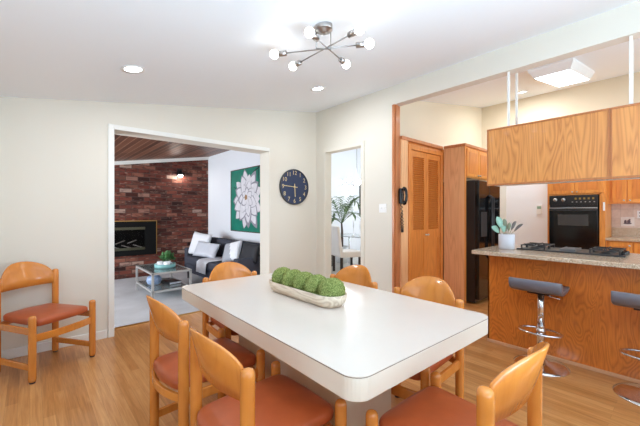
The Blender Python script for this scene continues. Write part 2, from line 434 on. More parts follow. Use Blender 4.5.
# dining room shell
struct(MB().box(3.46, 8.6, 6.7, 6.8, 0, 3.9).build('wall_dining', M['wall_cool']))
m = MB(); m.box(8.5, 8.6, 3.0, 3.5, 0, 3.9); m.box(8.5, 8.6, 5.7, 6.7, 0, 3.9); m.box(8.5, 8.6, 3.5, 5.7, 0, .8); m.box(8.5, 8.6, 3.5, 5.7, 2.6, 3.9)
struct(m.build('wall_dining.001', M['wall_cool']))
struct(MB().box(7.3, 8.6, 2.94, 3.04, 0, 3.9).build('wall_dining.002', M['wall_cool']))

# baseboards and casings
m = MB(); m.box(-0.2, 0.595, 3.985, 4.0, 0, .085); struct(m.build('baseboard_north', M['trim'], bevel=.004))
m = MB(); m.box(2.575, 3.46, 3.985, 4.0, 0, .085); struct(m.build('baseboard_north.001', M['trim'], bevel=.004))
m = MB(); m.box(3.445, 3.46, 2.52, 2.98, 0, .085); struct(m.build('baseboard_east', M['trim'], bevel=.004))
m = MB(); m.box(0.605, 0.66, 3.982, 4.0, 0, 2.215); m.box(0.66, 2.57, 3.988, 4.0, 2.165, 2.215)
struct(m.build('trim_4', M['trim'], bevel=.003))
m = MB(); m.box(3.445, 3.46, 2.98, 3.04, 0, 2.285); m.box(3.445, 3.46, 3.04, 3.776, 2.225, 2.285); m.box(3.445, 3.46, 3.776, 3.836, 0, 2.285)
struct(m.build('trim_5', M['wall'], bevel=.003))
struct(MB().box(0.66, 2.565, 4.235, 4.265, 0, .008).build('trim_6', M['brass']))
# brown wood post that closes the end of the wall, up to the beam
m = MB(); m.box(3.455, 3.59, 2.49, 2.52, 0, 2.667); m.box(3.485, 3.53, 2.478, 2.49, 0, 2.667)
struct(m.build('trim_7', M['trimwood'], bevel=.003))

# ------------------------------------------------------------------ white dining table
T = thing('dining_table', 'large white laminate dining table with rounded corners on a beige pedestal', 'table', (1.334, 1.605, 0), -1.2)
hx, hy = .522, .90
m = MB(); m.prism(rrect(-hx, hx, -hy, hy, .07, 8), .665, .7455); m.build('apron', M['edge'], T, bevel=.004)
m = MB(); m.prism(rrect(-hx - .001, hx + .001, -hy - .001, hy + .001, .071, 8), .7455, .7475); m.build('edge_seam', M['seam'], T)
m = MB(); m.prism(rrect(-hx, hx, -hy, hy, .07, 8), .7475, .75); m.build('tabletop', M['laminate'], T)
m = MB(); m.box(-.25, .09, -.572, .49, .0, .665); m.build('pedestal', M['beige'], T, bevel=.006)

# ------------------------------------------------------------------ beech chairs
def bow(ya, yb, x, depth, z0, z1, th, n=12):
    """curved rail between two posts, bowed along X"""
    R = []
    for k in range(n + 1):
        u = k / n; y = ya + (yb - ya) * u; xx = x + depth * (1 - (2 * u - 1) ** 2)
        R.append([(xx - th / 2, y, z0), (xx + th / 2, y, z0), (xx + th / 2, y, z1), (xx - th / 2, y, z1)])
    return MB().rings(R, True, True, smooth=False)
def post(x, y, h, r=.0255):
    return MB().lathe([(r * .86, .012), (r, .03), (r, h - .022), (r * .93, h - .012), (r * .72, h - .004), (r * .35, h - .0005), (.0001, h)], (x, y, 0), 20)
def make_chair():
    t = thing('dining_chair', '', 'chair', group='beech dining chairs')
    for s in (-1, 1):
        for x, y, h in ((-.215, .222 * s, .772), (.215, .24 * s, .51)):
            L = post(x, y, h).build('leg', M['beech'], t)
            MB().lathe([(.019, 0), (.021, .012)], (x, y, 0), 16).build('foot_glide', M['black'], L)
    # domed leather seat
    out = []
    NN = 48
    for k in range(NN):
        a = 2 * PI * k / NN; ca, sa = math.cos(a), math.sin(a); e = .2
        x = math.copysign(abs(ca) ** e, ca); y = math.copysign(abs(sa) ** e, sa)
        xx = .226 * x if x > 0 else .232 * x
        if x > 0: xx += .008 * x * (1 - y * y)
        else: xx += .03 * x * (1 - y * y)
        out.append((xx, y * (.203 + .012 * x)))
    lev = [(.418, .95), (.416, .98), (.424, .998), (.444, 1.0), (.455, .99), (.463, .96), (.470, .87), (.477, .6), (.480, .3), (.481, .02)]
    MB().rings([[(px * s, py * s, z) for px, py in out] for z, s in lev]).build('seat', M['leather'], t)
    # backrest: panel bowed backwards, straight lower edge, arched upper edge
    n = 22; R = []
    for k in range(n + 1):
        u = k / n; q = 2 * u - 1; y = .206 * q; b0, b1 = -.207 - .035 * (1 - q * q), -.207 - .103 * (1 - q * q)
        zt = .722 + .142 * max(0.0, 1 - abs(q) ** 2.3) ** .62
        dx = .0065
        f_ = lambda z: b0 + (b1 - b0) * ((z - .648) / .216) ** .85; za, zb, zc_ = .648 + (zt - .648) * .33, .648 + (zt - .648) * .66, zt - .004
        R.append([(f_(z) + dx, y, z) for z in (.648, za, zb, zc_)] + [(f_(zt) + dx * .4, y, zt), (f_(zt) - dx * .4, y, zt)] + [(f_(z) - dx, y, z) for z in (zc_, zb, za, .648)])
    MB().rings(R).build('backrest', M['beech'], t)
    bow(-.225, .225, .215, .03, .305, .362, .018).build('front_rail', M['beech'], t, bevel=.003)
    bow(-.21, .21, -.215, -.05, .365, .405, .018).build('rear_rail', M['beech'], t, bevel=.003)
    for s in (-1, 1):
        MB().add([(-.215, s * .222 - .010, .09), (-.215, s * .222 + .010, .09), (-.215, s * .222 + .010, .135), (-.215, s * .222 - .010, .135),
                  (.215, s * .24 - .010, .09), (.215, s * .24 + .010, .09), (.215, s * .24 + .010, .135), (.215, s * .24 - .010, .135)],
                 [(0, 1, 2, 3), (4, 5, 6, 7), (0, 1, 5, 4), (1, 2, 6, 5), (2, 3, 7, 6), (3, 0, 4, 7)]).build('side_stretcher', M['beech'], t, bevel=.003)
        MB().add([(-.215, s * .222 - .009, .36), (-.215, s * .222 + .009, .36), (-.215, s * .222 + .009, .41), (-.215, s * .222 - .009, .41),
                  (.215, s * .24 - .009, .36), (.215, s * .24 + .009, .36), (.215, s * .24 + .009, .41), (.215, s * .24 - .009, .41)],
                 [(0, 1, 2, 3), (4, 5, 6, 7), (0, 1, 5, 4), (1, 2, 6, 5), (2, 3, 7, 6), (3, 0, 4, 7)]).build('side_rail', M['beech'], t, bevel=.003)
    return t
chair0 = make_chair()
for i, (x, y, rz, lab) in enumerate([
    (.103, 3.62, -58, 'beech chair with terracotta seat standing alone against the white wall'),
    (.768, 1.865, 2, 'beech chair facing the kitchen across the table, the one nearer the living room opening'),
    (.762, 1.212, 0.5, 'beech chair facing the kitchen across the table, its seat cut by the photo edge'),
    (1.255, .62, 89, 'beech chair at the table end nearest the bar stools, its curved back seen edge-on'),
    (1.73, 1.143, 181, 'beech chair on the pantry side of the table, the one nearer the peninsula'),
    (1.73, 1.80, 181, 'beech chair on the pantry side of the table, in front of the dining room doorway'),
    (1.283, 2.375, -90, 'beech chair at the far table end, its arched back against the grey sofa')]):
    c = chair0 if i == 0 else copy_tree(chair0)
    c.location = (x, y, 0); c.rotation_euler = (0, 0, math.radians(rz)); c['label'] = lab

# ------------------------------------------------------------------ moss planter
TR = thing('planter_tray', 'long whitewashed wooden trough bowl holding five moss balls on the white table', 'bowl', (1.325, 1.645, .75))
def stad(w, l, z, n=10):
    P = []
    for k in range(n + 1):
        a = PI * k / n; P.append((w * math.cos(a), l - w + w * math.sin(a), z))
    for k in range(n + 1):
        a = PI + PI * k / n; P.append((w * math.cos(a), -l + w + w * math.sin(a), z))
    return P
MB().rings([stad(.055, .29, .0), stad(.074, .312, .006), stad(.088, .332, .03), stad(.095, .343, .074), stad(.088, .336, .074), stad(.078, .322, .03), stad(.06, .30, .02)]).build('bowl', M['washedwood'], TR)
def moss(seed):
    bm = bmesh.new(); bmesh.ops.create_icosphere(bm, subdivisions=5, radius=1)
    for v in bm.verts:
        d = v.co.normalized(); q = d * 5 + Vector((seed * 3.1, 0, 0))
        k = 1 + .05 * noise.noise(q) + .10 * abs(noise.noise(q * 2.6)) + .13 * abs(noise.noise(q * 6.5))
        v.co = d * k
    for f in bm.faces: f.smooth = True
    me = bpy.data.meshes.new('moss_ball'); bm.to_mesh(me); bm.free(); me.materials.append(M['moss'])
    return me
mlab = ['round green moss ball at the end of the trough nearest the clock wall', 'round green moss ball second from the clock-wall end of the trough',
        'round green moss ball in the middle of the five in the trough', 'round green moss ball next to the largest-looking end ball in the trough',
        'round green moss ball at the end of the trough nearest the bar stools']
for k in range(5):
    o = bpy.data.objects.new('moss_ball', moss(k)); COL.objects.link(o)
    o.location = (1.325, 1.888 - .1215 * k - (.012 if k == 4 else 0), .75 + .091); o.scale = (.078, .0575 if k < 4 else .068, .068); o.rotation_euler = (0, 0, k)
    o.rotation_euler = (0, 0, 0)
    tag(o, mlab[k], 'moss ball', 'moss balls in the trough')

# ------------------------------------------------------------------ wall clock
def text_mesh(s, size, mb, mat, mi=0):
    cu = bpy.data.curves.new('t', 'FONT'); cu.body = s; cu.size = size; cu.extrude = .0006; cu.align_x = 'CENTER'; cu.align_y = 'CENTER'; cu.resolution_u = 3
    o = bpy.data.objects.new('t', cu); COL.objects.link(o)
    dg = bpy.context.evaluated_depsgraph_get(); me = o.evaluated_get(dg).to_mesh()
    mb.add([tuple(v.co) for v in me.vertices], [tuple(p.vertices) for p in me.polygons], mi, False, mat)
    bpy.data.objects.remove(o); bpy.data.curves.remove(cu)
CK = thing('wall_clock', 'round navy wall clock with pale gold numerals and hands', 'clock', (3.007, 4.0, 1.679))
rx = Matrix.Rotation(PI / 2, 4, 'X')    # local z -> -y (out of the wall)
MB().lathe([(.262, 0), (.2695, .004), (.2695, .03), (.262, .034), (.255, .03), (.255, .005)], n=64, mat=rx).build('rim', M['darkrim'], CK)
MB().lathe([(.256, .002), (.256, .022)], n=64, smooth=False, mat=rx).build('face', M['navy'], CK)
m = MB()
for h in range(1, 13):
    a = PI / 2 - 2 * PI * h / 12
    text_mesh(str(h), .088, m, rx @ Matrix.Translation((.213 * math.cos(a), .213 * math.sin(a), .0225)))
m.build('numerals', M['cream_metal'], CK)
def hand(ang, L, wd, z, back=.05):
    a = PI / 2 - math.radians(ang)
    return MB().box(-back, L, -wd / 2, wd / 2, z, z + .002, mat=rx @ Matrix.Rotation(a, 4, 'Z'))
hand(177, .15, .013, .026).build('hour_hand', M['cream_metal'], CK)
hand(274, .205, .011, .0285).build('minute_hand', M['cream_metal'], CK)
MB().lathe([(.012, .022), (.012, .033)], n=16, mat=rx).build('hub', M['cream_metal'], CK)

# light switch
S = thing('light_switch', 'white double light switch plate on the wall between doorway and pantry', 'switch', (3.46, 2.665, 1.35))
MB().box(-.006, 0, -.06, .06, -.058, .058).build('plate', M['white'], S, bevel=.002)
for y in (-.024, .024): MB().box(-.013, -.006, y - .006, y + .006, -.012, .012).build('toggle', M['white'], S, bevel=.001)

# ------------------------------------------------------------------ lamps on the ceiling
slope = math.atan(.163)
def recessed(x, y, lab, power=9):
    t = thing('recessed_light', lab, 'ceiling light', (x, y, ceil_z(x)), group='recessed ceiling lights')
    t.rotation_euler = (0, -slope, 0)
    MB().lathe([(.062, -.001), (.088, -.001), (.085, -.008), (.062, -.004)], n=32).build('trim_ring', M['white'], t)
    MB().lathe([(.063, -.001), (.063, -.004)], n=32).build('lens', M['disc'], t)
    l = bpy.data.lights.new('recessed_lamp', 'AREA'); l.shape = 'DISK'; l.size = .11; l.energy = power; l.color = (.95, .97, 1)
    o = bpy.data.objects.new('recessed_lamp', l); COL.objects.link(o); o.location = (x, y, ceil_z(x) - .03); o.rotation_euler = (0, -slope, 0)
recessed(.616, 2.947, 'round recessed ceiling light above the lone chair')
recessed(2.541, 2.906, 'round recessed ceiling light between the chandelier and the clock wall')
recessed(6.42, 1.94, 'round recessed ceiling light over the kitchen beside the lit box fixture', 17)

CH = thing('ceiling_lamp', 'brushed nickel sputnik ceiling lamp with three crossed rods and six round bulbs', 'ceiling lamp', (1.52, 1.68, 0))
zc = ceil_z(1.52)
MB().lathe([(.001, zc - .052), (.032, zc - .05), (.034, zc - .036), (.058, zc - .034), (.062, zc - .03), (.062, zc + .008)], n=32).build('canopy', M['nickel'], CH)
m = MB()
for dx, dy in ((-.035, .035), (.04, -.03)): m.tube([(dx, dy, zc - .05), (dx, dy, 2.425)], .004)
m.tube([(-.035, .035, 2.43), (.04, -.03, 2.43)], .005)
m.build('stem', M['nickel'], CH)
for (ax, ay), (bx, by), z in (((1.312, 1.9755), (1.707, 1.427), 2.43), ((1.535, 2.051), (1.536, 1.362), 2.436), ((1.31, 1.579), (1.802, 1.735), 2.424)):
    A = Vector((ax - 1.52, ay - 1.68, z)); B = Vector((bx - 1.52, by - 1.68, z)); d = (B - A).normalized()
    rod = MB().tube([A + d * .05, B - d * .05], .0045).build('rod', M['nickel'], CH)
    for P, s in ((A, 1), (B, -1)):
        MB().tube([P + d * s * .03, P + d * s * .033, P + d * s * .09, P + d * s * .092], [.014, .0195, .0195, .006], 16).build('socket', M['nickel'], rod)
        MB().ball(P, .0315).build('bulb', M['bulb'], rod)

# fluorescent box on the kitchen ceiling
xc = 5.46
FX = thing('ceiling_fixture', 'rectangular lit white box light on the kitchen ceiling', 'ceiling light', (xc, 1.15, ceil_z(xc)))
FX.rotation_euler = (0, -slope, 0)
a, b, c_, d_ = .66, .235, .60, .19
m = MB(); m.add([(-a, -b, 0), (a, -b, 0), (a, b, 0), (-a, b, 0), (-a, -b, -.025), (a, -b, -.025), (a, b, -.025), (-a, b, -.025), (-c_, -d_, -.11), (c_, -d_, -.11), (c_, d_, -.11), (-c_, d_, -.11)],
                [(0, 1, 2, 3), (0, 1, 5, 4), (1, 2, 6, 5), (2, 3, 7, 6), (3, 0, 4, 7), (4, 5, 9, 8), (5, 6, 10, 9), (6, 7, 11, 10), (7, 4, 8, 11), (8, 9, 10, 11)])
m.build('housing', M['white'], FX)
MB().box(-c_ + .01, c_ - .01, -d_ + .01, d_ - .01, -.114, -.109).build('diffuser', M['panel'], FX)

# ------------------------------------------------------------------ hanging cabinets over the peninsula
for i, (y0, y1, lab) in enumerate(((.4235, 1.36, 'long oak hanging cabinet over the peninsula, the full-length unit with a plain grained back'),
                                   (-.6, .4215, 'second oak hanging cabinet over the peninsula, cut by the edge of the photo'))):
    t = thing('hanging_cabinet', lab, 'cabinet', (3.46, (y0 + y1) / 2, 1.563), group='cabinets hung over the peninsula')
    h = (y1 - y0) / 2; zt = 2.13 - 1.563
    MB().box(.012, .33, -h, h, .03, zt - .012).build('body', M['cab'], t)
    MB().box(.0, .012, -h + .012, h - .012, .018, zt - .016).build('back_panel', M['oak'], t)
    m = MB(); m.box(-.006, .014, -h, h, zt - .016, zt); m.box(-.006, .014, -h, h, 0, .018); m.box(-.006, .014, -h, -h + .012, .018, zt - .016); m.box(-.006, .014, h - .012, h, .018, zt - .016)
    m.build('edge_trim', M['oaktrim'], t, bevel=.002)
    MB().box(.014, .33, -h, h, .012, .03).build('bottom_panel', M['white'], t)
    for k in (-1, 1):
        D = MB().box(.33, .348, min(0, k * h) + .006, max(0, k * h) - .006, .02, zt - .01).build('door', M['cab'], t, bevel=.003)
        MB().ball((.358, -k * -.04, .06), .012).build('knob', M['steel'], D)
for x, y, zt, lab in ((3.502, 1.175, 2.667, 'slim white pole under the beam edge above the far end of the hanging cabinet'),
                  (3.755, 1.185, ceil_z(3.755), 'slim white pole behind the beam above the far end of the hanging cabinet'),
                  (3.502, .305, 2.667, 'white pole under the beam edge above the second hanging cabinet'),
                  (3.755, .322, ceil_z(3.755), 'white pole behind the beam above the second hanging cabinet')):
    o = MB().box(-.010, .010, -.010, .010, 0, zt - 2.128).build('support_pole', M['trim'], loc=(x, y, 2.13), bevel=.003)
    tag(o, lab, 'pole', 'poles carrying the hanging cabinets')

# ------------------------------------------------------------------ peninsula
P = thing('peninsula_cabinet', 'long peninsula base clad in reddish grained plywood behind the bar stools', 'cabinet', (3.46, .4, 0))
MB().box(.012, .6, -1.3, .94, .0, .885).build('body', M['cab'], P)
MB().box(.0, .012, -1.3, .951, .0, .885).build('front_panel', M['island'], P)
MB().box(.0, .6, .94, .951, .0, .885).build('end_panel', M['island'], P)
MB().box(-.012, .0, -1.3, .955, .0, .028).build('base_trim', plain('pinkish_trim', rgb(206, 156, 118), .5), P, bevel=.003)
o = MB().prism(rrect(3.28, 4.14, -.95, 1.447, .03), .885, .922).build('countertop', M['granite'], bevel=.006)
tag(o, 'speckled beige granite countertop on the peninsula carrying the cooktop', 'countertop')

K = thing('cooktop', 'black gas cooktop with iron grates set in the granite counter', 'cooktop', (3.885, .76, .922))
MB().box(-.19, .19, -.40, .40, 0, .012).build('base_plate', M['cookblack'], K, bevel=.004)
MB().box(-.197, -.185, -.405, .405, 0, .014).build('front_strip', M['iron'], K, bevel=.002)
for cy in (-.27, .27):
    for cx in (-.09, .09):
        m = MB(); z = .05
        for s in (-1, 1):
            m.box(cx - .08, cx + .08, cy + s * .10 - .006, cy + s * .10 + .006, z - .008, z); m.box(cx + s * .078 - .006, cx + s * .078 + .006, cy - .105, cy + .105, z - .008, z)
            for s2 in (-1, 1): m.box(cx + s * .076 - .006, cx + s * .076 + .006, cy + s2 * .098 - .006, cy + s2 * .098 + .006, .010, z)
            m.box(cx + min(0, s * .08) + (.02 if s > 0 else 0), cx + max(0, s * .08) - (.02 if s < 0 else 0), cy - .004, cy + .004, z - .006, z + .006)
            m.box(cx - .004, cx + .004, cy + min(0, s * .1) + (.02 if s > 0 else 0), cy + max(0, s * .1) - (.02 if s < 0 else 0), z - .006, z + .006)
        m.build('grate', M['iron'], K)
        MB().lathe([(.05, .01), (.05, .016), (.034, .018), (.034, .026), (.001, .028)], (cx, cy, 0), 20).build('burner', M['iron'], K)
m = MB()
for k in range(9): m.box(-.12 + k * .028, -.108 + k * .028, -.055, .055, .012, .03)
m.box(-.13, .13, -.06, -.05, .012, .032); m.box(-.13, .13, .05, .06, .012, .032)
m.build('vent_grille', M['ventgrey'], K)
for k in range(4): MB().lathe([(.018, .012), (.016, .03), (.001, .031)], (-.12 + .08 * k, -.385, 0), 16).build('control_knob', M['black'], K)

# potted plant on the counter
PP = thing('potted_plant', 'small plant with round pale leaves in a grey-white pot on the counter', 'plant', (3.668, 1.25, .922))
MB().lathe([(.066, 0), (.072, .004), (.074, .15), (.070, .152), (.068, .13), (.001, .128)], n=32).build('pot', M['pot'], PP)
MB().lathe([(.067, .12), (.067, .134), (.001, .138)], n=24).build('soil', M['frame'], PP)
def leafmb(base, tip, wd, sag=0.0, nrm=(0, 0, 1), n=9, fold=.12):
    base = Vector(base); tip = Vector(tip); d = tip - base; s = d.cross(Vector(nrm)).normalized(); u = s.cross(d).normalized(); rows = []
    for i in range(n + 1):
        q = i / n; wq = wd * (math.sin(PI * min(1, q * .94 + .05)) ** .75); p = base + d * q + Vector((0, 0, sag * (q - q * q) * 4))
        rows.append([tuple(p - s * wq + u * wq * fold), tuple(p), tuple(p + s * wq + u * wq * fold), tuple(p + s * wq * .98 + u * (wq * fold - .0015)), tuple(p - u * .0015), tuple(p - s * wq * .98 + u * (wq * fold - .0015))])
    return MB().rings(rows)
R_ = Vector((.7487, -.6629, 0)); F_ = Vector((.6629, .7487, 0)); Z_ = Vector((0, 0, 1))
for (b0, z0), (b1, f1, z1), wd, mt in (((-.02, .14), (-.11, -.02, .33), .036, 'leafp'), ((-.02, .14), (-.155, .0, .225), .032, 'leafp'), ((-.01, .14), (-.06, -.03, .235), .028, 'leafp'),
                                   ((0, .14), (-.015, .02, .31), .023, 'leafg'), ((.01, .14), (.02, -.02, .27), .02, 'leafg'), ((.015, .14), (.17, .0, .255), .014, 'leafd'), ((.015, .14), (.11, .02, .285), .016, 'leafd'), ((0, .14), (.01, .05, .25), .02, 'leafg')):
    base = R_ * b0 + Z_ * z0 * .9; tip = R_ * b1 + F_ * f1 + Z_ * z1; st = base + (tip - base) * .42
    L = leafmb(st, tip, wd, .012, (F_ * -1 + Z_ * .35)).build('leaf', M[mt], PP)
    MB().tube([base, st], .0022, 6).build('stalk', M['leafg'], L)

# bar stools
def make_stool():
    t = thing('bar_stool', '', 'stool', group='bar stools at the peninsula')
    MB().lathe([(.2, 0), (.2, .006), (.17, .016), (.1, .03), (.05, .05), (.034, .075), (.031, .1)], n=40).build('base', M['chrome'], t)
    MB().lathe([(.031, .09), (.031, .34), (.0295, .345)], n=24).build('outer_column', M['chrome'], t)
    MB().lathe([(.0265, .34), (.0265, .62)], n=24).build('gas_lift', M['chrome'], t)
    ring = [(.10 * math.cos(2 * PI * k / 32) - .03, .155 * math.sin(2 * PI * k / 32), .295) for k in range(32)]
    m = MB().tube(ring, .009, 8, closed=True); m.tube([(-.13, 0, .295), (.07, 0, .295)], .009, 8); m.lathe([(.034, .27), (.034, .32)], n=20)
    m.build('footrest', M['chrome'], t)
    prof_s = [(.175, .640), (.18, .655), (.172, .668), (.0, .662), (-.10, .664), (-.14, .674), (-.166, .70), (-.178, .742), (-.188, .748), (-.199, .742), (-.197, .70), (-.185, .672), (-.16, .65), (-.12, .636), (0, .63)]
    R = []
    for k in range(0):
        q = 2 * k / 14 - 1; x = .19 * q; top = .742 + .012 * q * q; bot = .672 + .012 * q * q + (.018 if abs(q) > .99 else 0)
        top -= .02 if abs(q) > .99 else 0
        R.append([(x, p[0], p[1]) for p in rrect(-.192, .192, bot, top, .02, 4)])
    yy = [(-.187, .9), (-.185, .97), (-.175, 1.0), (.175, 1.0), (.185, .97), (.187, .9)]
    cxs, czs = 0, .66
    MB().rings([[(cxs + (px - cxs) * (.5 + .5 * k), y * (1 - .12 * max(0, px + .19) / .37), pz if k == 1 else pz + (.006 if pz < .66 else -.004) * (1 - k) * 10) for px, pz in prof_s] for y, k in yy]).build('seat', M['greyleather'], t)
    MB().box(-.08, .08, -.08, .08, .615, .634).build('seat_plate', M['black'], t)
    MB().tube([(.0, .0, .61), (-.05, -.1, .605), (-.07, -.15, .60)], .005, 6).build('lever', M['chrome'], t)
    return t
s0 = make_stool(); s1 = copy_tree(s0)
for s, y, lab in ((s0, .838, 'grey bar stool on a chrome pedestal, the one shown whole at the peninsula'), (s1, .182, 'grey bar stool on a chrome pedestal, the one cut by the photo edge')):
    s.location = (3.243, y, 0); s['label'] = lab

# ------------------------------------------------------------------ pantry, fridge, kitchen wall
Q = thing('pantry_closet', 'honey oak pantry closet with two louvered bifold doors', 'closet', (3.6, 2.47, 0))
m = MB(); m.box(-.01, .14, 0, .46, 0, 2.24); m.build('side_stile', M['knotty'], Q)
m = MB(); m.box(.14, 1.05, .03, .46, 2.14, 2.24); m.box(.14, 1.05, .40, .46, 0, 2.14); m.build('carcass', M['pantry'], Q)
m = MB(); m.box(-.01, 1.05, -.012, .46, 2.24, 2.285); m.build('crown_strip', M['trimwood'], Q, bevel=.004)
m = MB(); m.box(.14, .2, -.014, .03, 0, 2.2); m.box(.98, 1.05, -.014, .03, 0, 2.2); m.box(.2, .98, -.014, .03, 2.135, 2.2); m.build('door_casing', M['pantry'], Q, bevel=.003)
for x0, x1, kx in ((.205, .588, .56), (.592, .975, .62)):
    m = MB(); st = .055
    m.box(x0, x0 + st, 0, .026, .02, 2.13); m.box(x1 - st, x1, 0, .026, .02, 2.13)
    m.box(x0 + st, x1 - st, 0, .026, 2.05, 2.13); m.box(x0 + st, x1 - st, 0, .026, .93, 1.05); m.box(x0 + st, x1 - st, 0, .026, .02, .15); m.box(x0 + st, x1 - st, .008, .018, .15, .93)
    D = m.build('door', M['pantry'], Q)
    m = MB(); nl = 34
    for k in range(nl):
        z = 1.06 + (2.04 - 1.06) * k / (nl - 1)
        m.box(x0 + st, x1 - st, -.014, .014, -.003, .003, mat=Matrix.Translation((0, .013, z)) @ Matrix.Rotation(math.radians(38), 4, 'X'))
    m.box(x0 + st, x1 - st, .026, .030, 1.05, 2.05)
    m.build('louvers', M['pantry'], D)
    MB().ball((kx, -.018, .98), .014).build('knob', M['steel'], D)

FC = thing('fridge_cabinet', 'tall pale wood panel and short oak cupboard built around the black fridge', 'cabinet', (4.655, 2.14, 0))
MB().box(0, .02, -.0, .31, 0, 2.245).build('side_panel', M['knotty'], FC)
MB().box(0, .035, -.012, .0, 0, 2.245).build('face_strip', M['cab'], FC, bevel=.002)
MB().box(.02, .85, 0, .78, 1.80, 2.245).build('cupboard', M['cab'], FC)
MB().box(-.012, .85, -.02, .31, 2.245, 2.285).build('crown_strip', M['trimwood'], FC, bevel=.004)
for x0, x1, kx in ((.05, .43, .40), (.44, .82, .47)):
    D = MB().box(x0, x1, -.02, 0, 1.815, 2.22).build('door', M['cab'], FC, bevel=.004)
    m = MB(); m.box(x0 + .045, x1 - .045, -.024, -.018, 1.86, 2.175); m.build('raised_panel', M['pantry'], D, bevel=.006)
    MB().ball((kx, -.03, 1.845), .013).build('knob', M['steel'], D)

FR = thing('refrigerator', 'black side-by-side refrigerator beside the pantry', 'refrigerator', (4.69, 1.95, 0))
MB().box(0, .76, .06, .92, .02, 1.75).build('body', M['black'], FR, bevel=.004)
for x0, x1, hx_ in ((0, .36, .33), (.365, .76, .39)):
    D = MB().box(x0, x1, 0, .058, .07, 1.745).build('door', M['gloss'], FR, bevel=.008)
    MB().tube([(hx_, 0, .62), (hx_, -.045, .66), (hx_, -.045, 1.5), (hx_, 0, 1.54)], .013, 8).build('handle', M['nickel'] if x0 < -1 else M['black'], D)
MB().box(.06, .26, -.006, .002, .95, 1.30).build('dispenser', M['iron'], FR, bevel=.004)

PH = thing('wall_phone', 'black corded telephone hanging on the pantry side panel', 'phone', (3.565, 2.468, 1.505))
MB().box(-.04, .04, -.035, 0, -.10, .10).build('body', M['black'], PH, bevel=.012)
hp = [(0, -.065, .1), (0, -.085, .06), (0, -.092, 0), (0, -.085, -.06), (0, -.065, -.1)]
m = MB().tube(hp, [.02, .018, .016, .018, .02], 12); m.ball((0, -.056, .09), (.028, .022, .028)); m.ball((0, -.056, -.09), (.028, .022, .028)); m.box(-.015, .015, -.05, -.03, -.03, .03)
m.build('handset', M['gloss'], PH)
pts = []
for k in range(120):
    q = k / 119; a = q * 2 * PI * 20
    cxx = .022 * math.sin(q * 5) ; cz = -.1 - .36 * math.sin(q * PI * .9) * (1 if q < .56 else 1)
    pts.append((cxx + .012 * math.cos(a) - .01 + .03 * (q - .5), -.03 + .012 * math.sin(a), cz))
MB().tube(pts, .0055, 5).build('cord', M['black'], PH)

# oven column
OC = thing('oven_cabinet', 'tall golden oak cabinet column around the black wall oven', 'cabinet', (6.6, 1.235, 0))
w2 = .375
m = MB(); m.box(0, .58, -w2, -w2 + .07, 0, 2.25); m.box(0, .58, w2 - .03, w2, 0, 2.25); m.box(0, .58, -w2 + .055, w2 - .03, 1.575, 2.25); m.box(0, .58, -w2 + .055, w2 - .045, 0, .70); m.box(.5, .58, -w2 + .055, w2 - .045, .7, 1.575)
m.build('body', M['cab'], OC, bevel=.002)
for s, y0, y1 in ((-1, -w2 + .03, -.005), (1, .005, w2 - .03)):
    D = MB().box(-.018, 0, y0, y1, 1.60, 2.2).build('door', M['cab'], OC, bevel=.004)
    MB().box(-.022, -.016, y0 + .05, y1 - .05, 1.65, 2.15).build('raised_panel', M['pantry'], D, bevel=.005)
    MB().ball((-.03, s * .03, 1.625), .012).build('knob', M['steel'], D)
for s in (-1, 1): MB().box(-.018, 0, min(s * .33, .005 * s), max(s * .33, .005 * s), .12, .66).build('drawer_front', M['cab'], OC, bevel=.004)
OV = thing('built_in_oven', 'black built-in wall oven with knobs and a glass door', 'oven', (6.6, 1.257, .70))
MB().box(-.01, .48, -.31, .315, .0, .87).build('body', M['black'], OV)
MB().box(-.03, -.01, -.315, .32, .72, .868).build('control_panel', M['black'], OV, bevel=.004)
D = MB().box(-.035, -.01, -.315, .32, .02, .655).build('door', M['gloss'], OV, bevel=.005)
MB().box(-.038, -.034, -.2, .2, .38, .56).build('window', plain('oven_glass', rgb(64, 62, 62), .08), D)
m = MB().box(-.075, -.055, -.30, .305, .618, .640); m.box(-.06, -.03, -.28, -.26, .62, .638); m.box(-.06, -.03, .265, .285, .62, .638)
m.build('handle', M['iron'], D, bevel=.004)
MB().box(-.034, -.03, -.31, .315, .66, .672).build('chrome_strip', M['steel'], OV)
for y in (.235, .125): MB().lathe([(.03, 0), (.026, .025), (.001, .026)], n=20, mat=Matrix.Translation((-.03, y, .8)) @ Matrix.Rotation(-PI / 2, 4, 'Y')).build('knob', M['nickel'], OV)
m = MB()
for k in range(5): m.box(-.0325, -.03, -.27 + k * .055, -.245 + k * .055, .80, .83)
m.build('display_marks', M['amber'], OV)
m = MB()
for k in range(6): m.box(-.0325, -.03, -.28 + k * .055, -.262 + k * .055, .755, .768)
m.build('button_row', M['nickel'], OV)
o = MB().box(-.012, 0, -.012, .012, 0, .13).build('white_plate', M['white'], loc=(6.6, .875, 1.32), bevel=.003)
tag(o, 'small narrow white plate on the oak stile beside the oven', 'plate')

